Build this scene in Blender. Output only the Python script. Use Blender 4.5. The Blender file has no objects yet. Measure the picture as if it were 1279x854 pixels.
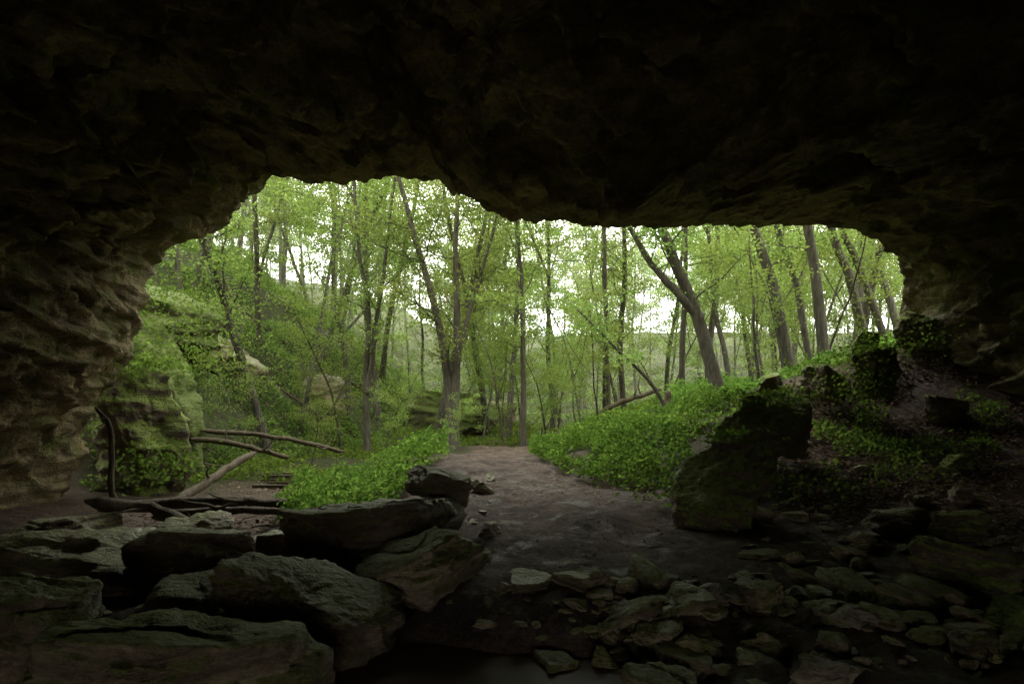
import bpy, math, numpy as np, bmesh
from mathutils import Vector
rng=np.random.default_rng(7)
scene=bpy.context.scene
# ---------------------------------------------------------------- noise
def _h(i,j,k):
    n=(i*374761393+j*668265263+k*1442695041)&0x7fffffff
    n=((n^(n>>13))*1274126177)&0x7fffffff
    n=(n^(n>>16))&0xffffff
    return n/float(0xffffff)*2-1
def vn(p):
    i=np.floor(p).astype(np.int64); f=p-i; u=f*f*f*(f*(f*6-15)+10)
    X,Y,Z=i[:,0],i[:,1],i[:,2]; a,b,c=u[:,0],u[:,1],u[:,2]
    def L(s,t,w): return s+(t-s)*w
    x00=L(_h(X,Y,Z),_h(X+1,Y,Z),a); x10=L(_h(X,Y+1,Z),_h(X+1,Y+1,Z),a)
    x01=L(_h(X,Y,Z+1),_h(X+1,Y,Z+1),a); x11=L(_h(X,Y+1,Z+1),_h(X+1,Y+1,Z+1),a)
    return L(L(x00,x10,b),L(x01,x11,b),c)
ROT=np.array([[.8,.6,0],[-.36,.48,.8],[.48,-.64,.6]])
def fbm(p,o=4,g=.5):
    p=np.asarray(p,float); s=0; a=1
    for k in range(o):
        s=s+a*vn(p); p=(p@ROT)*2.03+17.3; a*=g
    return s
def ridge(p,o=4):
    p=np.asarray(p,float); s=0; a=1
    for k in range(o):
        s=s+a*(1-np.abs(vn(p))*2); p=(p@ROT)*2.1+9.7; a*=.5
    return s
def ss(x,a,b):
    t=np.clip((x-a)/(b-a),0,1); return t*t*(3-2*t)
# ---------------------------------------------------------------- materials
def newmat(name):
    m=bpy.data.materials.new(name); m.use_nodes=True; nt=m.node_tree; nt.nodes.clear()
    out=nt.nodes.new('ShaderNodeOutputMaterial'); return m,nt,out
def ramp(nt,fac,stops):
    r=nt.nodes.new('ShaderNodeValToRGB'); e=r.color_ramp.elements
    while len(e)<len(stops): e.new(.5)
    for q,(p,c) in zip(e,stops): q.position=p; q.color=(*c,1) if len(c)==3 else c
    nt.links.new(fac,r.inputs[0]); return r.outputs[0]
def mix(nt,f,a,b,mode='MIX'):
    m=nt.nodes.new('ShaderNodeMixRGB'); m.blend_type=mode
    for s,v in zip(m.inputs,(f,a,b)):
        if isinstance(v,(int,float)): s.default_value=v
        elif isinstance(v,tuple): s.default_value=(*v,1)
        else: nt.links.new(v,s)
    return m.outputs[0]
def math_(nt,op,a,b=0.,clamp=False):
    m=nt.nodes.new('ShaderNodeMath'); m.operation=op; m.use_clamp=clamp
    for s,v in zip(m.inputs,(a,b)):
        if isinstance(v,(int,float)): s.default_value=v
        else: nt.links.new(v,s)
    return m.outputs[0]
def noise(nt,scale,detail=8,rough=.6,vec=None,sc=None):
    n=nt.nodes.new('ShaderNodeTexNoise'); n.inputs['Scale'].default_value=scale
    n.inputs['Detail'].default_value=detail; n.inputs['Roughness'].default_value=rough
    if vec is not None:
        if sc:
            mp=nt.nodes.new('ShaderNodeMapping'); mp.inputs['Scale'].default_value=sc
            nt.links.new(vec,mp.inputs[0]); vec=mp.outputs[0]
        nt.links.new(vec,n.inputs['Vector'])
    return n.outputs['Fac']
def rockmat(name,dark,light,moss,mossamt,rough=.75,bump=.6,strata=3.5,up=.5,fine=.65):
    m,nt,out=newmat(name); g=nt.nodes.new('ShaderNodeNewGeometry'); P=g.outputs['Position']
    n2=noise(nt,1.5,6,.68,P,(1,1,strata)); n3=noise(nt,17,4,.7,P)
    col=ramp(nt,n2,[(.36,dark),(.5,tuple((a+b)/2 for a,b in zip(dark,light))),(.64,light)])
    col=mix(nt,fine,col,ramp(nt,n3,[(.32,(.28,.25,.21)),(.68,(1,1,1))]),'MULTIPLY')
    if mossamt>0:
        sep=nt.nodes.new('ShaderNodeSeparateXYZ'); nt.links.new(g.outputs['Normal'],sep.inputs[0])
        mm=math_(nt,'ADD',math_(nt,'MULTIPLY',sep.outputs[2],up),math_(nt,'MULTIPLY',noise(nt,1.9,4,.7,P),1.3))
        mf=math_(nt,'MULTIPLY',math_(nt,'SUBTRACT',mm,1.05-mossamt*.6),5.,True)
        mc=ramp(nt,n3,[(.3,tuple(c*.4 for c in moss)),(.7,moss)])
        col=mix(nt,mf,col,mc)
    b=nt.nodes.new('ShaderNodeBsdfPrincipled'); nt.links.new(col,b.inputs['Base Color'])
    nt.links.new(ramp(nt,n2,[(.35,(rough*.65,)*3),(.65,(min(1,rough*1.2),)*3)]),b.inputs['Roughness'])
    h=math_(nt,'ADD',n2,math_(nt,'MULTIPLY',n3,.35))
    bp=nt.nodes.new('ShaderNodeBump'); bp.inputs['Strength'].default_value=bump; bp.inputs['Distance'].default_value=.16
    nt.links.new(h,bp.inputs['Height']); nt.links.new(bp.outputs[0],b.inputs['Normal'])
    nt.links.new(b.outputs[0],out.inputs[0]); return m
M_cave=rockmat('cave_rock',(.13,.095,.045),(.42,.34,.18),(.19,.20,.045),.72,.85,1.,3,.05,.55)
M_rock=rockmat('limestone',(.13,.095,.055),(.42,.34,.21),(.19,.20,.05),.5,.65,.9,3.5,.5,.55)
M_wet=rockmat('wet_limestone',(.08,.055,.033),(.32,.245,.15),(.18,.18,.04),.45,.5,1.,3.5,.5,.55)
M_pale=rockmat('pale_stone',(.16,.13,.085),(.42,.35,.25),(.10,.11,.03),.0,.6,.8)
M_moss=rockmat('mossy_limestone',(.05,.042,.028),(.17,.145,.09),(.15,.20,.035),1.0,.9,1.,3,.35)
M_bank=rockmat('bank_limestone',(.08,.06,.037),(.27,.21,.13),(.22,.28,.045),.72,.9,1.,3,.7)
def leafmat(name,c1,c2,c3,tr=.5,hue=.489):
    m,nt,out=newmat(name); g=nt.nodes.new('ShaderNodeNewGeometry'); oi=nt.nodes.new('ShaderNodeObjectInfo')
    c=ramp(nt,g.outputs['Random Per Island'],[(0,c1),(.5,c2),(1,c3)])
    c=mix(nt,.55,c,ramp(nt,noise(nt,.5,1,.6,g.outputs['Position']),[(.35,(.47,.57,.5)),(.65,(1.17,1.12,1.0))]),'MULTIPLY')
    hs=nt.nodes.new('ShaderNodeHueSaturation'); nt.links.new(c,hs.inputs['Color'])
    nt.links.new(math_(nt,'ADD',math_(nt,'MULTIPLY',oi.outputs['Random'],.035),hue-.006),hs.inputs['Hue'])
    nt.links.new(math_(nt,'ADD',math_(nt,'MULTIPLY',oi.outputs['Random'],.45),.78),hs.inputs['Value'])
    b=nt.nodes.new('ShaderNodeBsdfDiffuse')
    t=nt.nodes.new('ShaderNodeBsdfTranslucent'); ms=nt.nodes.new('ShaderNodeMixShader'); ms.inputs[0].default_value=tr
    nt.links.new(hs.outputs[0],b.inputs['Color'])
    nt.links.new(mix(nt,1.,hs.outputs[0],(1.3,1.32,1.1),'MULTIPLY'),t.inputs[0])
    nt.links.new(b.outputs[0],ms.inputs[1]); nt.links.new(t.outputs[0],ms.inputs[2]); nt.links.new(ms.outputs[0],out.inputs[0])
    return m
L_tree=leafmat('spring_leaves',(.14,.20,.05),(.195,.265,.068),(.255,.325,.10))
L_far=leafmat('haze_tinted_leaves',(.215,.265,.135),(.255,.31,.165),(.30,.35,.205))  # distance haze put into the leaf colour as paler greens, no volume
L_low=leafmat('undergrowth_leaves',(.075,.135,.026),(.12,.195,.036),(.175,.255,.055))
L_hill=leafmat('hill_leaves',(.08,.128,.035),(.13,.19,.05),(.2,.27,.08))
L_mid=leafmat('far_floor_leaves',(.10,.14,.05),(.15,.20,.075),(.2,.26,.11))
L_dead=leafmat('dead_leaves',(.08,.05,.035),(.2,.14,.10),(.32,.25,.19),.1,.5)
def barkmat(name,a,b_):
    m,nt,out=newmat(name); g=nt.nodes.new('ShaderNodeNewGeometry'); P=g.outputs['Position']
    n=noise(nt,7,4,.7,P,(2.2,2.2,.35)); c=ramp(nt,n,[(.35,a),(.65,b_)])
    c=mix(nt,.6,c,ramp(nt,noise(nt,.9,2,.6,P),[(.4,(.6,.65,.4)),(.65,(1,1,1))]),'MULTIPLY')
    b=nt.nodes.new('ShaderNodeBsdfPrincipled'); b.inputs['Roughness'].default_value=.9; nt.links.new(c,b.inputs['Base Color'])
    bp=nt.nodes.new('ShaderNodeBump'); bp.inputs['Strength'].default_value=.8; bp.inputs['Distance'].default_value=.05
    nt.links.new(n,bp.inputs['Height']); nt.links.new(bp.outputs[0],b.inputs['Normal']); nt.links.new(b.outputs[0],out.inputs[0]); return m
B_bark=barkmat('bark',(.04,.036,.027),(.12,.105,.078))
B_far=barkmat('haze_tinted_bark',(.09,.09,.065),(.18,.17,.13))  # paler bark colour stands in for mist over the far trunks
B_dead=barkmat('dead_wood',(.045,.034,.02),(.115,.088,.05))
# ---------------------------------------------------------------- mesh helpers
def quadmesh(name,V,F,mi=None,mats=(),smooth=False):
    V=np.ascontiguousarray(V,dtype=np.float32); F=np.ascontiguousarray(F,dtype=np.int32)
    me=bpy.data.meshes.new(name); me.vertices.add(len(V)); me.vertices.foreach_set('co',V.ravel())
    k=F.shape[1]; me.loops.add(F.size); me.loops.foreach_set('vertex_index',F.ravel())
    me.polygons.add(len(F)); me.polygons.foreach_set('loop_start',np.arange(0,F.size,k,dtype=np.int32))
    me.polygons.foreach_set('loop_total',np.full(len(F),k,dtype=np.int32))
    if mi is not None: me.polygons.foreach_set('material_index',np.asarray(mi,dtype=np.int32))
    if isinstance(smooth,bool): smooth=np.full(len(F),smooth)
    me.polygons.foreach_set('use_smooth',smooth)
    for m in mats: me.materials.append(m)
    me.update(calc_edges=True); return me
def link(name,me,parent=None,loc=(0,0,0),rot=(0,0,0),sc=(1,1,1)):
    o=bpy.data.objects.new(name,me); scene.collection.objects.link(o); o.location=loc; o.rotation_euler=rot; o.scale=sc
    if parent: o.parent=parent
    return o
class Geo:
    def __init__(s): s.V=[];s.F=[];s.M=[];s.S=[];s.n=0
    def add(s,V,F,m,smooth):
        s.V.append(V); s.F.append(F+s.n); s.M.append(np.full(len(F),m)); s.S.append(np.full(len(F),smooth)); s.n+=len(V)
    def tube(s,pts,rad,sides=7,m=0,rough=0.):
        pts=np.asarray(pts,float); rad=np.asarray(rad,float)*np.ones(len(pts)); n=len(pts)
        T=np.gradient(pts,axis=0); T/=np.linalg.norm(T,axis=1)[:,None]+1e-9
        ref=np.array([0,0,1.]) if abs(T[:,2].mean())<.8 else np.array([1.,0,0])
        A=np.cross(T,ref); A/=np.linalg.norm(A,axis=1)[:,None]+1e-9; B=np.cross(T,A)
        th=np.arange(sides)/sides*2*math.pi
        R=rad[:,None]*np.ones(sides)
        if rough: R=R*(1+rough*rng.normal(size=(n,sides)))
        V=pts[:,None,:]+R[:,:,None]*(np.cos(th)[None,:,None]*A[:,None,:]+np.sin(th)[None,:,None]*B[:,None,:])
        idx=np.arange(n*sides).reshape(n,sides); a=idx[:-1]; b=idx[1:]
        F=np.stack([a,np.roll(a,-1,1),np.roll(b,-1,1),b],-1).reshape(-1,4)
        s.add(V.reshape(-1,3),F,m,True)
    def leaves(s,C,size,m=1,flat=1.2):
        n=len(C)
        if n==0: return
        nr=rng.normal(size=(n,3)); nr[:,2]+=flat*np.sign(rng.random(n)-.05); nr/=np.linalg.norm(nr,axis=1)[:,None]
        t=rng.normal(size=(n,3)); a=np.cross(nr,t); a/=np.linalg.norm(a,axis=1)[:,None]; b=np.cross(nr,a)
        sz=(size*rng.uniform(.6,1.3,n))[:,None]
        V=np.stack([C-a*sz,C+b*sz*.5-a*sz*.1,C+a*sz,C-b*sz*.5-a*sz*.1],1).reshape(-1,3)
        s.add(V,np.arange(4*n).reshape(n,4),m,False)
    def mesh(s,name,mats): return quadmesh(name,np.concatenate(s.V),np.concatenate(s.F),np.concatenate(s.M),mats,np.concatenate(s.S))
def curve(p0,d,L,n,wob,up=0.):
    d=np.array(d,float); d/=np.linalg.norm(d); p=np.array(p0,float); out=[p.copy()]
    for i in range(n):
        d=d+rng.normal(size=3)*wob+np.array([0,0,up]); d/=np.linalg.norm(d); p=p+d*L/n; out.append(p.copy())
    return np.array(out)
def spline(P,n):
    P=np.asarray(P,float); t=np.linspace(0,len(P)-1,n); out=[]
    for q in t:
        i=min(int(q),len(P)-2); f=q-i; p1=P[i];p2=P[i+1];p0=P[max(i-1,0)];p3=P[min(i+2,len(P)-1)]
        out.append(.5*((2*p1)+(-p0+p2)*f+(2*p0-5*p1+4*p2-p3)*f*f+(-p0+3*p1-3*p2+p3)*f**3))
    return np.array(out)
def branch_out(g,p,d,L,r,ls,dens,lvl=0):
    c=curve(p,d,L,7,.13,.04); g.tube(c,np.linspace(r,r*.2,8),5)
    if lvl==0:
        k=int(3+L*1.3)
        for i in range(k):
            t=.25+.75*(i+rng.random())/k; q=c[min(int(t*7),7)]
            dd=(c[-1]-c[0])/L; side=rng.normal(size=3)*[1,1,.28]; side/=np.linalg.norm(side)
            branch_out(g,q,dd*.6+side,L*rng.uniform(.3,.5),r*.35,ls,dens,1)
    n=int(dens*L*(1.4 if lvl else .5)); 
    if n>0:
        t=rng.random(n)*.85+.15; base=np.stack([np.interp(t*7,np.arange(8),c[:,k]) for k in range(3)],1)
        g.leaves(base+rng.normal(size=(n,3))*[.24,.24,.08]*(1+.15*L),ls)
def crown(g,tr,h0,nb,Lmax,ls,dens,r):
    n=len(tr)
    for i in range(nb):
        t=h0+(1-h0)*(i+rng.random())/nb; q=np.array([np.interp(t*(n-1),np.arange(n),tr[:,k]) for k in range(3)])
        a=rng.random()*6.283; L=Lmax*(.35+.65*math.sin(math.pi*min(1,(1-t)*1.15+.12)))*rng.uniform(.6,1.15)
        branch_out(g,q,(math.cos(a),math.sin(a),rng.uniform(.15,.8)),L,r*(1-t*.75)*.3,ls,dens)
def make_tree(H,r,h0,nb,Lmax,ls,dens,mats,name,lean=.03):
    g=Geo(); tr=curve((0,0,-.3),(rng.normal()*lean*2,rng.normal()*lean*2,1),H,14,lean,.02)
    g.tube(tr,r*np.linspace(1,.0,15)**.75*.95+.015,9,0,.03)
    if rng.random()<.6:
        i=rng.integers(4,8); f=curve(tr[i],(rng.normal()*.45,rng.normal()*.45,1),H*.45,9,.07,.03); g.tube(f,np.linspace(r*.5,.02,10),7)
        crown(g,f,.25,nb//3,Lmax*.7,ls,dens,r*.7)
    crown(g,tr,h0,nb,Lmax,ls,dens,r); return g.mesh(name,mats)
# ---------------------------------------------------------------- terrain height
def H0(x,y):
    x=np.asarray(x,float); y=np.asarray(y,float)
    zp=.05+.038*(np.clip(y,4,14)-5)+.08*ss(y,12,14)
    zp=zp-(.45*ss(y,14.5,22))
    xe=np.interp(y,[3,6,8,12,14,18,30],[.2,-.1,-.5,-1.3,-1.9,-2.6,-1.]); 
    g=ss(xe-x,-.2,1.7); z=zp*(1-g)+(-.38)*g
    fr=1-ss(y,4.9,6.0); z=z-fr*.26*(1-ss(x,.9,2.4))
    xb=np.interp(y,[5,8.5,10,14,24,60],[3.4,2.4,2.2,1.0,1.5,4.])
    amp1=ss(y,7.0,13.2); amp2=np.clip((y-8.)/5.4,0,1)**1.5; wx=ss(x,4.2,6.4)
    amp=(amp1*(1-wx)+amp2*wx)*(1-.8*ss(y,26,48))
    f=np.clip((x-xb)/(8.2-xb),0,None); f=np.where(f<1,f,1+.35*(f-1)*ss(y,14,17)); f=np.minimum(f,2.0)
    z=z+2.35*amp*f+.12*ss(x,4.6,6)*(1-ss(y,7,11))
    toe=np.interp(y,[13,16,22,28,40,60,100],[-10,-9.2,-8.3,-7.2,-4.5,-5.5,-14])
    d=np.clip(toe-x,0,None); hill=20*(1-np.exp(-d*1.02/20*1.15))
    z=z+hill*ss(y,14.5,17.5)*(1-.3*ss(y,60,120))
    z=z+15*ss(y,62,150)
    z=z+8*ss(np.abs(x-5),60,150)
    return z
def H(x,y,detail=True):
    x=np.atleast_1d(np.asarray(x,float)); y=np.atleast_1d(np.asarray(y,float)); z=H0(x,y)
    P=np.stack([x,y,0*x],1)
    far=ss(y,15,25)
    z=z+.05*fbm(P*.9,3)+far*.35*fbm(P*.22+5,4)*(1+2*ss(np.clip(-7-x,0,9),0,6))
    hl=ss(-x,7,10)*ss(y,15,18); st=z*.55+.5*vn(P*.12+3); z=z+hl*.55*(ss(st-np.floor(st),.55,.95)-(st-np.floor(st)))
    pool=(1-ss(((x+.15)/1.5)**2+((y-4.45)/.75)**2,.5,1.3))
    z=z*(1-pool)+(-.33)*pool
    if detail:
        rough=.6+ss(-x,.4,1.6)*.9+ss(x,3,5)*.7+ (1-ss(y,4.8,6.2))*1.2
        z=z+.024*rough*fbm(P*4.2,4,.6)*(1-ss(y,30,60))*(1-.7*pool)
        z=z+.012*ss(-np.abs(x-.9-(10-y)*.12),-2,-.6)*vn(np.stack([x*5,y*1.2,0*x],1))
        k=vn(P*[6.,4.,1]+31); z=z-.035*np.clip(k-.3,0,1)*(y<14)
    return z
def hz(x,y): return float(H(x,y)[0])
n=600; s=np.linspace(-1,1,n)
xs=9*s+450*np.sign(s)*np.abs(s)**7; ys=9.5+8.5*s+450*np.sign(s)*np.abs(s)**7
X,Y=np.meshgrid(xs,ys); V=np.stack([X.ravel(),Y.ravel(),H(X.ravel(),Y.ravel())],1)
idx=np.arange(n*n).reshape(n,n); F=np.stack([idx[:-1,:-1],idx[:-1,1:],idx[1:,1:],idx[1:,:-1]],-1).reshape(-1,4)
m,nt,out=newmat('ground'); g_=nt.nodes.new('ShaderNodeNewGeometry'); P=g_.outputs['Position']
at=nt.nodes.new('ShaderNodeAttribute'); at.attribute_name='zone'; sp=nt.nodes.new('ShaderNodeSeparateColor'); nt.links.new(at.outputs['Color'],sp.inputs[0])
nA=noise(nt,2.0,7,.7,P); nB=noise(nt,24,5,.75,P)
mud=ramp(nt,nA,[(.38,(.06,.038,.025)),(.5,(.125,.088,.062)),(.64,(.195,.145,.105))])
mud=mix(nt,.7,mud,ramp(nt,nB,[(.36,(.22,.19,.17)),(.60,(1,1,1))]),'MULTIPLY')
soil=ramp(nt,nB,[(.35,(.035,.024,.015)),(.55,(.10,.068,.044)),(.72,(.19,.14,.10))])
grn=ramp(nt,nA,[(.38,(.05,.038,.022)),(.5,(.05,.062,.018)),(.66,(.07,.09,.026))])
grn=mix(nt,.6,grn,ramp(nt,nB,[(.34,(.3,.28,.22)),(.64,(1,1,1))]),'MULTIPLY')
col=mix(nt,sp.outputs[0],soil,mud); col=mix(nt,sp.outputs[1],col,grn)
b=nt.nodes.new('ShaderNodeBsdfPrincipled'); nt.links.new(col,b.inputs['Base Color'])
ro=ramp(nt,noise(nt,2.6,5,.7,P),[(.38,(.42,)*3),(.47,(.85,)*3)])
nt.links.new(mix(nt,sp.outputs[1],ro,(1.,1.,1.)),b.inputs['Roughness']); b.inputs['Specular IOR Level'].default_value=.25
bp=nt.nodes.new('ShaderNodeBump'); bp.inputs['Strength'].default_value=1.; bp.inputs['Distance'].default_value=.12
nt.links.new(math_(nt,'ADD',noise(nt,8,7,.8,P),math_(nt,'MULTIPLY',nB,.4)),bp.inputs['Height']); nt.links.new(bp.outputs[0],b.inputs['Normal'])
nt.links.new(b.outputs[0],out.inputs[0])
me=quadmesh('ground',V,F,None,[m],True)
x,y=V[:,0],V[:,1]; nn=fbm(np.stack([x,y,0*x],1)*1.3,3)*.35
xe=np.interp(y,[3,6,8,12,14,18,30],[.2,-.1,-.5,-1.3,-1.4,-1.6,-1.]); xr=np.interp(y,[5,7,8.5,10,14,24],[5.2,4.6,3.4,2.1,.7,.4])
pm=ss(x-xe+nn,-.3,.25)*(1-ss(x-xr+nn,-.3,.5))*(1-ss(y,24,28)); pm=np.maximum(pm,.45*(y<9))
gm=np.maximum(ss(y+nn*4,14.5,18)*(1-pm), ss(x-xr+nn,-.1,.7)*ss(y,9,12)*.8*(1-ss(x,3.4,4.6)))
ca=me.color_attributes.new('zone','FLOAT_COLOR','POINT'); ca.data.foreach_set('color',np.stack([pm,gm,0*pm,1+0*pm],1).astype(np.float32).ravel())
link('ground',me)
# stream
mw,nt,out=newmat('water'); b=nt.nodes.new('ShaderNodeBsdfPrincipled'); b.inputs['Base Color'].default_value=(.06,.042,.026,1); b.inputs['Roughness'].default_value=.3; b.inputs['IOR'].default_value=1.33; b.inputs['Specular IOR Level'].default_value=.03
bp=nt.nodes.new('ShaderNodeBump'); bp.inputs['Strength'].default_value=.25; bp.inputs['Distance'].default_value=.03
nt.links.new(noise(nt,9,4,.6),bp.inputs['Height']); nt.links.new(bp.outputs[0],b.inputs['Normal']); nt.links.new(b.outputs[0],out.inputs[0])
k=40; a=np.linspace(0,2*math.pi,k,endpoint=False); bm=bmesh.new()
vs=[bm.verts.new((-.15+1.9*math.cos(t)*(1+.1*math.sin(3*t)),4.4+.95*math.sin(t)*(1+.15*math.cos(4*t)),-.225)) for t in a]; bm.faces.new(vs)
me=bpy.data.meshes.new('stream_water'); bm.to_mesh(me); me.materials.append(mw); link('stream_water',me)
# ---------------------------------------------------------------- cave
prof=np.array([(-9.9,-2.2),(-9.5,-.93),(-9.15,-.1),(-8.7,1.21),(-8.04,2.27),(-7.58,3.34),(-7.39,4.49),(-6.57,4.98),(-5.58,5.72),(-4.84,6.26),(-3.94,6.2),(-2.79,6.2),(-1.5,6.24),(-1.0,5.85),(-.33,5.56),(.66,5.31),(1.64,5.23),(3.45,5.21),(5.01,5.34),(5.91,5.33),(6.89,5.15),(7.47,4.82),(7.96,4.24),(8.12,3.34),(8.2,2.52),(8.3,1.7),(8.5,.72),(8.8,-.3),(9.2,-2.2)])
sl=np.r_[0,np.cumsum(np.linalg.norm(np.diff(prof,axis=0),axis=1))]; K=560
q=np.linspace(0,sl[-1],K); mp=np.stack([np.interp(q,sl,prof[:,0]),np.interp(q,sl,prof[:,1])],1)
an=np.linspace(math.pi*1.12,-math.pi*.12,K)
ell=np.stack([np.where(np.cos(an)>0,9.2,10.45)*np.cos(an),.3+6.3*np.sin(an)],1)
cen=np.array([0,2.])
rings=[]; 
for kf,dy in [(9,-22),(6,-12),(4,-5),(2.8,-1.2),(2,.3),(1.6,.7),(1.35,.7),(1.2,.6),(1.1,.4),(1.05,.22),(1.02,.08)]:
    r=cen+(mp-cen)*kf; rings.append(np.stack([r[:,0],np.full(K,14+dy),r[:,1]],1))
yy=np.r_[np.linspace(14,4,250),np.linspace(3.8,-9,60)]
for y_ in yy:
    t=(14-y_)/14; w=ss(np.array([t]),.02,.8)[0]
    r=mp*(1-w)+ell*w
    r=cen+(r-cen)*(1+.05*math.sin(min(t,1)*math.pi))
    if y_<-3: r=cen+(r-cen)*math.sqrt(max(0,1-((-3-y_)/6.02)**2))
    rings.append(np.stack([r[:,0],np.full(K,y_),r[:,1]],1))
V=np.array(rings); NR=len(rings)
nr=V-np.array([0,0,2.]); nr[:,:,1]=0; nr/=np.linalg.norm(nr,axis=2)[:,:,None]+1e-6
Pf=V.reshape(-1,3); nf=nr.reshape(-1,3)
t=(14-Pf[:,1]); inn=ss(t,-.3,3.0)
big=.8*fbm(Pf*[.33,.33,.5]+3.1,3)*np.where((Pf[:,0]>6)&(Pf[:,2]<3.5),.45,1.); med=.30*(ridge(Pf*[.9,.9,1.6],4)-.9)
warp=fbm(Pf*.8+9,2); zz=Pf[:,2]*1.7+Pf[:,1]*.35+warp*.5; led=(ss(zz-np.floor(zz),.1,.4)-.5)*.28
cp=Pf*[.8,.8,1.2]+.5*np.stack([vn(Pf*1.1),vn(Pf*1.1+40),vn(Pf*1.1+80)],1); ci=np.floor(cp).astype(np.int64); blk=_h(ci[:,0],ci[:,1],ci[:,2])*.22
fine=.08*fbm(Pf*4,4,.6)
disp=(big+.1)*inn+(med+led+blk)*(.2+.8*inn)+fine
Pd=Pf+nf*disp[:,None]; Pd[:,1]+=(.45*fbm(Pf*.7+20,3)*(1-.3*inn))
V=Pd; idx=np.arange(NR*K).reshape(NR,K); F=np.stack([idx[:-1,:-1],idx[:-1,1:],idx[1:,1:],idx[1:,:-1]],-1).reshape(-1,4)
link('cave',quadmesh('cave',V,F,None,[M_cave],True))
# ---------------------------------------------------------------- rocks
def ico(sub):
    bm=bmesh.new(); bmesh.ops.create_icosphere(bm,subdivisions=sub,radius=1); v=np.array([a.co[:] for a in bm.verts]); f=np.array([[a.index for a in q.verts] for q in bm.faces]); bm.free(); return v,f
ICO={k:ico(k) for k in (2,3,5,6)}
def rockV(sub,sx,sy,sz,seed,nf=.05,planes=12):
    r=np.random.default_rng(seed); d,f=ICO[sub]
    pn=r.normal(size=(planes,3)); pn[:,2]*=.6; pn/=np.linalg.norm(pn,axis=1)[:,None]; po=r.uniform(.58,.95,planes)
    pn=np.vstack([pn,[0,0,1],[0,0,-1]]); pn[-2]+=r.normal(size=3)*.12; po=np.r_[po,.62,.62]
    dp=d@pn.T; rr=np.where(dp>.05,po/np.maximum(dp,.05),9); R=np.minimum(rr.min(1),1.2)
    p=d*R[:,None]; off=r.random(3)*50
    p=p/(p.max(0)-p.min(0)); p=p*[sx,sy,sz]
    sc=max(sx,sy); q=p*1.0
    dn=fbm(q*2.6/sc+off,4,.55)*.05*sc+ (ridge(q*[1.5,1.5,5]/sc+off,4)-1.1)*nf*sc
    if sub>=5:
        zz=q[:,2]/sz*4+vn(q*2/sc+off); dn=dn+(ss(zz-np.floor(zz),.0,.3)-.5)*.045*sc*(nf<.045)
        dn=dn+fbm(q*14/sc+off,3,.65)*.014*sc
    return p+d*[1,1,.55]*dn[:,None],f
def rock(name,x,y,sx,sy,sz,seed,mat,zc=None,rot=(0,0,0),sub=5,sink=.25,nf=.035):
    v,f=rockV(sub,sx,sy,sz,seed,nf); me=quadmesh(name,v,f,None,[mat],True)
    z=(hz(x,y)+sz*(.5-sink)) if zc is None else zc
    return link(name,me,None,(x,y,z),rot)
D=math.radians
rock('boulder',-1.6,7.2,1.75,1.3,1.0,1,M_wet,.2,(D(6),D(-8),.2),6)
rock('limestone_slab',-.86,6.1,1.3,.95,.5,2,M_rock,.22,(D(10),D(-18),.35),6)
rock('limestone_slab',-.9,8.1,.85,.65,.34,3,M_rock,.7,(D(4),D(12),-.2))
rock('boulder',-1.0,7.5,1.1,.9,.7,33,M_wet,.3,(0,D(8),.7))
rock('boulder',-.6,6.6,.6,.5,.4,35,M_wet,.1,(0,D(8),.7))
rock('boulder',-3.35,7.1,1.3,.9,.7,4,M_wet,.05,(D(-5),D(8),.3),6)
rock('limestone_slab',-5.0,8.0,3.0,1.8,.5,5,M_wet,-.2,(D(3),D(2),.1),6)
rock('boulder',-1.75,5.25,1.5,1.1,.9,6,M_wet,-.02,(D(8),D(14),.6),6)
rock('boulder',-2.25,4.15,1.7,.9,.75,7,M_rock,.03,(D(5),D(6),.1),6)
rock('boulder',-3.5,4.9,1.5,.9,.7,8,M_wet,-.02,(0,D(10),-.3),6)
rock('boulder',-2.6,6.0,1.1,.8,.5,81,M_wet,-.08,(0,D(-8),.9))
rock('limestone_slab',-4.3,9.3,1.0,.8,.4,9,M_rock,-.1,(D(5),0,.4))
rock('boulder',-2.9,8.6,.9,.7,.4,10,M_wet,-.15,(0,0,.2))
rock('boulder',-6.3,9.6,1.4,1.0,.5,101,M_wet,-.15,(0,0,.9))
rock('boulder',-2.2,9.9,.9,.7,.4,102,M_wet,-.15,(0,0,.9))
for i,(x,y,a,b_,c,mt) in enumerate([(.3,5.0,.42,.3,.22,M_wet),(1.05,4.55,.6,.35,.3,M_rock),(1.6,5.65,.42,.32,.2,M_pale),(2.05,5.55,.48,.36,.3,M_rock),(2.85,5.8,.75,.45,.22,M_rock),(2.6,5.1,.45,.3,.14,M_pale),(1.2,4.15,.42,.25,.16,M_pale),(-.5,4.3,.25,.2,.14,M_wet),(.15,6.0,.5,.35,.12,M_wet),(-.25,7.7,.3,.25,.18,M_wet),(-.35,6.9,.35,.3,.18,M_wet),(3.65,4.95,.4,.35,.32,M_moss),(3.4,6.9,.35,.3,.16,M_rock),(3.1,4.6,.45,.35,.22,M_wet),(.9,5.6,.22,.2,.12,M_pale),(1.2,5.45,.26,.2,.12,M_rock),(.75,5.35,.24,.2,.1,M_rock),(1.0,5.9,.28,.2,.12,M_rock),(2.2,4.7,.3,.22,.14,M_rock),(1.75,4.8,.34,.25,.13,M_wet),(1.9,4.2,.4,.3,.16,M_pale)]):
    rock('stone',x,y,a,b_,c,50+i,mt,None,(rng.normal()*.15,rng.normal()*.15,rng.random()*3),5,.3)
rock('boulder',4.05,6.25,1.1,.8,.6,11,M_bank,.12,(0,D(10),.3),6)
rock('boulder',4.55,6.95,.55,.45,.3,12,M_bank,.42,(0,0,.5))
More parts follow.
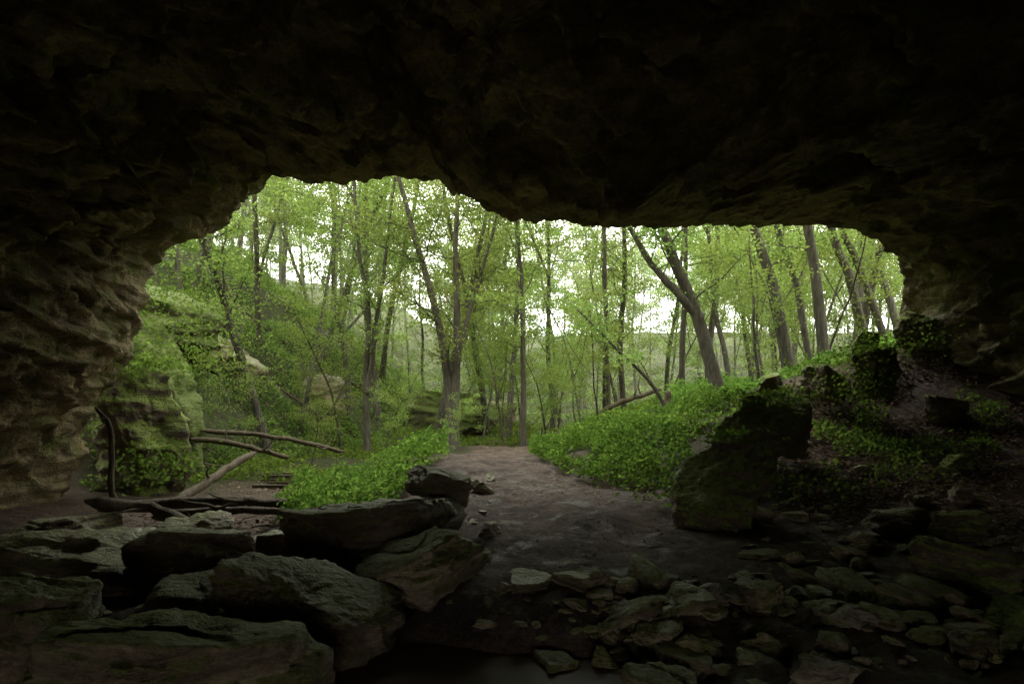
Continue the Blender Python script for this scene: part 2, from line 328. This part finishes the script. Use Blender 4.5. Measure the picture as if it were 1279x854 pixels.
rock('boulder',4.4,7.7,.7,.5,.38,13,M_wet,None,(0,D(-5),.1))
rock('boulder',2.78,8.5,1.2,1.0,1.3,314,M_bank,.66,(D(-6),D(12),.3),6,.25,.05)
rock('boulder',3.85,10.2,1.55,1.0,.95,315,M_bank,1.3,(D(4),D(16),.1),6,.25,.05)
rock('boulder',6.25,11.8,.95,.8,.9,316,M_bank,2.1,(0,D(6),.9),6,.25,.05)
rock('boulder',6.85,13.2,.65,.55,.6,17,M_bank,2.75,(0,0,.3),5,.25,.05)
rock('boulder',5.8,13.2,.65,.55,.6,18,M_bank,2.1,(0,0,.6),5,.25,.05)
rock('boulder',5.75,12.3,.75,.6,.55,19,M_bank,1.95,(0,D(20),.2),5,.25,.05)
rock('boulder',5.2,13.7,.6,.5,.5,20,M_bank,2.0,(0,0,.2),5,.25,.05)
rock('boulder',7.3,11.6,.7,.6,.5,211,M_bank,None,(0,D(10),.2))
rock('boulder',6.6,10.0,.5,.4,.3,212,M_bank,None,(0,D(10),.2))
rock('boulder',8.2,13.5,1.3,.9,.8,213,M_bank,None,(0,D(10),.2),6,.3,.05)  # added boulder, put in to darken a bright patch of slope
rock('mossy_outcrop',-8.6,15.7,2.4,2.2,3.6,24,M_bank,.7,(0,0,.2),6,.2,.05)
rock('mossy_outcrop',-10.3,19.5,3.2,3.6,5.2,25,M_moss,1.2,(0,0,.9),6,.2,.05)
rock('mossy_outcrop',-12.2,24,4,3.4,3,26,M_moss,4.2,(0,0,.4),6,.2,.05)
rock('rock_ledge',-3.8,37,6,2.6,3.4,27,M_moss,.6,(0,0,.2),6,.2,.05)
rock('rock_ledge',-9.5,31,4.5,2.6,2.,28,M_wet,1.7,(0,0,.1),6,.2,.05)
rock('rock_ledge',-11.5,27,3.6,2.2,2.,29,M_wet,3.3,(0,0,-.2),6,.2,.05)
rock('rock_ledge',-1.5,42,4.4,3.4,2.4,30,M_wet,.5,(0,0,.2),6,.2,.05)
# loose stones
G=[[],[]];nv=0; cnt=0
while cnt<950:
    r=rng.random()
    if r<.34: x=rng.uniform(-.6,4.2); y=rng.uniform(4.2,6.2)
    elif r<.44: x=rng.normal(1.05,.35); y=rng.normal(5.4,.35)
    elif r<.62: x=rng.uniform(-6,-.3); y=rng.uniform(5,12)
    elif r<.82: x=rng.uniform(-1,3.2); y=rng.uniform(6.0,13)
    else: x=rng.uniform(2.4,6.5); y=rng.uniform(6,10)
    if ((x+.2)/1.2)**2+((y-4.4)/.6)**2<1: continue
    if x<.6 and y<6.3 and rng.random()<.6: continue
    cnt+=1
    sz=min(.22,.018+rng.exponential(.042))
    if .62<=r<.82: sz=rng.uniform(.008,.026)
    v,f=rockV(3,sz*2*rng.uniform(.8,1.6),sz*1.6,sz*rng.uniform(.5,1.1),1000+cnt%60,.04,9)
    a=rng.random()*6.28; c,s_=math.cos(a),math.sin(a); tl=rng.normal()*.3
    v=v@np.array([[1,0,tl],[0,1,0],[-tl,0,1]]).T@np.array([[c,-s_,0],[s_,c,0],[0,0,1]]).T
    G[0].append(v+[x,y,hz(x,y)+sz*.12]); G[1].append(f+nv); nv+=len(v)
link('loose_stones',quadmesh('loose_stones',np.concatenate(G[0]),np.concatenate(G[1]),None,[M_rock],False))
# ---------------------------------------------------------------- undergrowth
def scatter(name,n,xr,yr,mask,size,hgt,mat,flat=1.,clump=1.4,thr=-.15):
    x=rng.uniform(*xr,n); y=rng.uniform(*yr,n); P=np.stack([x,y,0*x],1)
    c=fbm(P*clump+11,3); k=(c+rng.normal(size=n)*.12>thr)&mask(x,y); x,y,c=x[k],y[k],c[k]
    top=hgt*(.25+.75*np.clip(c-thr,0,1.2)); z=H(x,y,False)+top*rng.random(len(x))**.6+.02
    g=Geo(); g.leaves(np.stack([x,y,z],1),size,0,flat); return link(name,g.mesh(name,[mat]))
fr=lambda x,y:(np.abs(x)<.95*y+2)
scatter('undergrowth',52000,(.3,5.2),(9.3,17),lambda x,y:(x>np.interp(y,[9,10,12,14,17],[3.2,2.5,1.1,.5,.4]))&(x<np.interp(y,[9,11,14,17],[3.4,3.8,4.6,5.2])),.042,.55,L_low,.7,1.5,-.3)
scatter('undergrowth',26000,(-5.2,-1.2),(10.5,17),lambda x,y:(x<np.interp(y,[10,12,14,17],[-2.3,-1.8,-1.3,-1.6]))&(x>np.interp(y,[10,12,17],[-3.2,-4.2,-5.0])),.046,.65,L_low,.7,1.2,-.25)
scatter('undergrowth',14000,(4.2,8.2),(9.5,15),lambda x,y:x>4,.038,.3,L_low,.9,1.5,.35)
scatter('undergrowth',45000,(5,24),(15,40),fr,.08,.5,L_low,1.,.5,-.1)
scatter('undergrowth',32000,(-9,5),(17,40),lambda x,y:(x<-5)|(y>22),.075,.5,L_low,1.,.5,.0)
scatter('hillside_undergrowth',240000,(-32,-4),(15,60),lambda x,y:fr(x,y)&(x<np.interp(y,[13,16,22,28,40,60],[-9,-8.5,-7.6,-6.4,-4,-4])),.08,.7,L_hill,.8,.7,-.22)
scatter('forest_floor_undergrowth',80000,(-45,50),(40,105),lambda x,y:fr(x,y),.18,.9,L_mid,1.,.3,-.2)
scatter('leaf_litter',22000,(3.6,8.8),(7.2,14.5),lambda x,y:x>2.4+.15*y,.035,.02,L_dead,3.,.9,-.45)
scatter('leaf_litter',9000,(-7,2),(8,22),lambda x,y:(x<-2),.04,.012,L_dead,3.,.9,-.1)
scatter('leaf_litter',2600,(-1,4),(5.5,14),lambda x,y:x>-1,.028,.008,L_dead,3.,.9,.1)
g=Geo()
for (x,y,z,w,h,nn_) in [(2.75,8.7,1.25,.25,.06,260),(3.8,10.2,1.74,.38,.08,550),(6.2,11.8,2.52,.28,.12,700),(5.8,13,2.35,.3,.15,400),(6.75,12.9,2.9,.25,.12,200),(5.9,11.4,1.9,.25,.25,500),(4.3,8.8,.6,.25,.1,160),(3.5,9.0,.6,.25,.12,200),(5.6,9.6,.8,.35,.15,300),(2.1,9.6,.5,.3,.15,400),(3.0,9.3,.75,.3,.15,400),(-8.5,15.2,2.5,.7,.15,1300),(-7.6,14.8,.3,.5,.25,600),(-9.8,17.5,3.1,1.5,.5,2200),(-12,22.5,5.2,2,.5,3000),(-3.9,36,2.3,2,.3,900),(8.1,13.1,2.9,.35,.15,500)]:
    a=rng.normal(size=(nn_,3))*[w,w,h]; g.leaves(a+[x,y,z],.038 if y<14 else .06,0,.8)
link('boulder_weeds',g.mesh('boulder_weeds',[L_low]))
# ---------------------------------------------------------------- trees
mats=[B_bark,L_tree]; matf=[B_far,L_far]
var=[make_tree(rng.uniform(15,20),rng.uniform(.10,.18),.2,22,4.2,.07,32,mats,'forest_tree_mesh',.06) for i in range(7)]
sap=[make_tree(rng.uniform(4,8),.045,.12,12,2.2,.058,48,mats,'sapling_mesh',.07) for i in range(4)]
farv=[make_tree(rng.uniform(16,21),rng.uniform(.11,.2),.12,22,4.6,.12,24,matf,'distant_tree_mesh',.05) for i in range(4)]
def ok(x,y,lst,d): return all((x-a)**2+(y-b)**2>d*d for a,b in lst)
pl=[(-2.1,24),(-5.3,25),(.5,24),(6,20),(8.2,20)]
for x,y,s_ in [(-3.6,33,1.0),(-1.2,36,1.05),(-6.8,34,1.),(-8.5,27,.9),(2.2,38,.9),(-11,30,.95),(-12.5,26,.9),(-4.4,41,1.1),(-.2,31,.85),(-9.6,34,.95),(-11.8,41,1.0),(-13.5,36,.9),(-7.6,40,1.05),(-14.5,31,.85)]:
    pl.append((x,y)); link('forest_tree',var[rng.integers(7)],None,(x,y,hz(x,y)),(rng.normal()*.06,rng.normal()*.06,rng.random()*6.28),(s_,)*3)
cnt=0
while cnt<48:
    y=rng.uniform(21,52); x=rng.uniform(-.75*y,.8*y)
    if y<30 and -6<x<6: continue
    if not ok(x,y,pl,2.7): continue
    pl.append((x,y)); cnt+=1; s_=rng.uniform(.75,1.1)
    link('forest_tree',var[rng.integers(7)],None,(x,y,hz(x,y)),(rng.normal()*.07,rng.normal()*.07,rng.random()*6.28),(s_,)*3)
cnt=0
while cnt<46:
    y=rng.uniform(17.5,45); x=rng.uniform(-.75*y,.75*y)
    if y<25 and -8.5<x<5: continue
    if not ok(x,y,pl,1.3): continue
    pl.append((x,y)); cnt+=1; s_=rng.uniform(.6,1.15)
    link('sapling',sap[rng.integers(4)],None,(x,y,hz(x,y)),(0,0,rng.random()*6.28),(s_,)*3)
for x,y,s_ in [(-7.6,20.5,.6),(3.2,25,.7),(2.6,27,.6),(-4.0,21,.45),(-1.6,19.5,.3),(-6.5,22,.35)]:
    link('sapling',sap[rng.integers(4)],None,(x,y,hz(x,y)),(0,0,rng.random()*6.28),(s_,)*3)
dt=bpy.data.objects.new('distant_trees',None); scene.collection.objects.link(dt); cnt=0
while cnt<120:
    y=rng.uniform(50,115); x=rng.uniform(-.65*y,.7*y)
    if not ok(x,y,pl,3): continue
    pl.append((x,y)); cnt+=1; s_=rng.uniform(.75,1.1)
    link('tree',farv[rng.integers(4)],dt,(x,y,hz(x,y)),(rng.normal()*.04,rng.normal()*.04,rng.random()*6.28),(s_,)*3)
def hero(name,stems,nb,Lmax,dens,h0=.3,ls=.07):
    g=Geo()
    for P_,r0,r1 in stems:
        tr=spline(P_,16); tr+=np.cumsum(rng.normal(size=tr.shape)*.025,axis=0); R=np.linspace(r0,r1,16); R[:2]*=[1.35,1.12]; g.tube(tr,R,10,0,.04)
        crown(g,tr,h0,nb,Lmax,ls,dens,r0*.9)
    return link(name,g.mesh(name,mats))
z=hz(-2.1,24)-.3
hero('forked_tree',[([(-2.1,24,z),(-2.2,24,2.2),(-2.5,24,4),(-3.1,24,6.5),(-3.9,24.2,9.5),(-4.4,24.5,13)],.2,.05),([(-2.1,24,z),(-1.95,24,2.5),(-1.9,24,5),(-1.95,24.1,8),(-1.5,24.2,12)],.19,.05),([(-1.95,24,3.2),(-1.3,24,5.5),(-.6,24,8),(.1,24,11)],.09,.03)],14,3.2,28)
z=hz(-5.2,25)-.3
hero('twin_stem_tree',[([(-5.2,25,z),(-5.3,25,2.5),(-5.3,25,5),(-5.7,25,8),(-5.9,25,13)],.14,.04),([(-5.3,25,2),(-5.0,25,5),(-4.6,25,8.5),(-4.2,25,12)],.1,.03)],13,3,28)
z=hz(.5,24)-.3
hero('slender_tree',[([(.5,24,z),(.5,24,2.5),(.45,24,5),(.35,24,8),(.3,24,13)],.12,.03)],16,2.8,26)
z=hz(6.0,19.5)-.3
hero('leaning_tree',[([(6.0,19.5,z),(5.8,19.5,2.6),(5.4,19.5,4.1),(4.9,19.5,5.6),(4.3,19.5,7.4),(3.4,19.5,11)],.22,.1),([(5.4,19.5,4.0),(4.6,19.5,5.0),(3.9,19.5,6.0),(2.6,19.5,8.5)],.14,.05)],7,2.6,22,.4)
for nm,(bx,by),(tx,tz),r in [('maple_tree',(8.2,20),(6.6,8.5),.18),('maple_tree',(8.6,18.8),(7.7,8),.17),('maple_tree',(11.2,21),(9.6,8),.17),('maple_tree',(10.2,23),(8.6,9),.12),('maple_tree',(12.3,22),(10.0,9),.13)]:
    z=hz(bx,by)-.3; m_=((bx+tx)/2+.15,by,(z+tz)/2)
    hero(nm,[([(bx,by,z),m_,(tx,by,tz),(tx-.5,by,tz+5)],r,.07)],10,2.6,24,.35)
g=Geo(); c=spline([(5.0,21,.9),(4.3,21,2.2),(3.2,21,3.3),(2.0,21,4.5)],14); g.tube(c,np.linspace(.08,.025,14),7)
crown(g,c,.4,9,1.4,.07,26,.08); link('leaning_sapling',g.mesh('leaning_sapling',mats))
def log(name,P_,r0,r1,sub=0,sides=9):
    g=Geo(); c=spline(P_,14); c[1:-1]+=rng.normal(size=(12,3))*r0*.18; R=np.linspace(r0,r1,14); R[0]*=.3; R[-1]*=.2; g.tube(c,R,sides,0,.06)
    for i in range(sub):
        q=c[rng.integers(3,13)]; b_=curve(q,rng.normal(size=3)*[1,1,.6]+[0,0,.3],rng.uniform(.5,1.1)*r0*9,6,.2); g.tube(b_,np.linspace(r0*.4,r0*.08,7),5)
    return link(name,g.mesh(name,[B_dead]))
log('fallen_log',[(-6.2,9.9,.25),(-5.4,10.3,.05),(-4.7,10.0,-.1),(-4.1,9.8,-.25)],.1,.07,4)
log('fallen_log',[(-6.8,11.2,-.1),(-5.2,11.5,0),(-3.6,11.8,-.1)],.09,.11,2)
log('fallen_log',[(-5.7,10.8,-.15),(-4.6,10.9,-.05),(-3.4,11.3,-.15)],.08,.05,3)
log('dead_branch',[(-6.35,10.4,1.6),(-6.05,10.3,1.25),(-6.0,10.2,.5),(-5.9,10.2,.0)],.03,.055,3)
log('fallen_log',[(-6.4,12.6,-.3),(-6.2,14.2,.1),(-6.0,16,.5)],.1,.07,1)
log('fallen_log',[(-8.0,17,.75),(-6.8,17,.6),(-5.6,17.2,.25)],.075,.06,3)
log('fallen_log',[(-8.4,18.5,.9),(-6.5,18.3,.75),(-4.5,18.5,.3)],.07,.055,2)
log('fallen_log',[(3.6,30,1.0),(5,30,1.7),(6.6,30,2.2)],.12,.08,2)
log('tree_stump',[(4.35,19,.2),(4.35,19,1.2),(4.33,19,2.0)],.1,.1,0)
for i in range(16):
    x=rng.uniform(-17,-7); y=rng.uniform(19,36); a=rng.normal()*.7; L=rng.uniform(1.5,4)
    p=[(x+L*t*math.cos(a),y+L*t*math.sin(a)) for t in (-.5,0,.5)]
    log('fallen_branch',[(q[0],q[1],hz(*q)+.25) for q in p],.07,.03,3,6)
g=Geo()
for i in range(130):
    x=rng.uniform(3,7.5) if i%2 else rng.uniform(-6.5,-3); y=rng.uniform(7,12.5); a=rng.random()*6.28; L=rng.uniform(.2,.8)
    c=curve((x,y,hz(x,y)+.03),(math.cos(a),math.sin(a),rng.uniform(0,.2)),L,5,.12); g.tube(c,np.linspace(.012,.004,6),4)
link('twigs',g.mesh('twigs',[B_dead]))
st=bpy.data.objects.new('wooden_steps',None); scene.collection.objects.link(st)
def beam(name,a,b_,w,h,par):
    bm=bmesh.new(); bmesh.ops.create_cube(bm,size=1); a=Vector(a); b_=Vector(b_); L=(b_-a).length
    bmesh.ops.scale(bm,vec=(L,w,h),verts=bm.verts); bmesh.ops.bevel(bm,geom=bm.edges[:],offset=.012,segments=2,affect='EDGES')
    me=bpy.data.meshes.new(name); bm.to_mesh(me); bm.free(); me.materials.append(B_dead)
    o=link(name,me,par,(a+b_)/2); o.rotation_euler=(b_-a).to_track_quat('X','Z').to_euler(); return o
for i in range(7):
    y=16.2+i*.45; x=-5.75-.12*i; zb=hz(x,y)
    beam('tread_%d'%i,(x-.4,y,zb+.04),(x+.4,y,zb+.04),.12,.1,st)
rl=bpy.data.objects.new('wooden_railing',None); scene.collection.objects.link(rl)
beam('rail',(-1.5,27,-.02),(.9,27,-.02),.07,.08,rl)
for i,x in enumerate((-1.4,-.3,.8)): beam('post_%d'%i,(x,27.09,hz(x,27)-.3),(x,27.09,.0),.07,.07,rl)
# ---------------------------------------------------------------- light
w=bpy.data.worlds.new('World'); scene.world=w; w.use_nodes=True; nt=w.node_tree; nt.nodes.clear()
out=nt.nodes.new('ShaderNodeOutputWorld'); bg=nt.nodes.new('ShaderNodeBackground'); sky=nt.nodes.new('ShaderNodeTexSky')
sky.sky_type='NISHITA'; sky.sun_disc=False; sky.sun_elevation=D(48); sky.sun_rotation=D(-15)
nt.links.new(mix(nt,.9,sky.outputs[0],(48.,47.5,45.)),bg.inputs[0]); bg.inputs[1].default_value=.15; nt.links.new(bg.outputs[0],out.inputs[0])
sd=bpy.data.lights.new('sun','SUN'); sd.energy=4.5; sd.angle=D(30); sd.color=(1,.97,.91)
so=bpy.data.objects.new('sun',sd); scene.collection.objects.link(so)
az=D(-15); el=D(48); dv=Vector((math.sin(az)*math.cos(el),math.cos(az)*math.cos(el),math.sin(el))); so.rotation_euler=dv.to_track_quat('Z','Y').to_euler()
cd=bpy.data.cameras.new('camera'); co=bpy.data.objects.new('camera',cd); scene.collection.objects.link(co)
co.location=(0,0,1.7); co.rotation_euler=(D(90),0,0); cd.lens=24; cd.sensor_width=36; cd.shift_y=73/1279; cd.clip_end=2000; scene.camera=co
scene.view_settings.view_transform='Standard'; scene.view_settings.look='None'; scene.view_settings.exposure=0
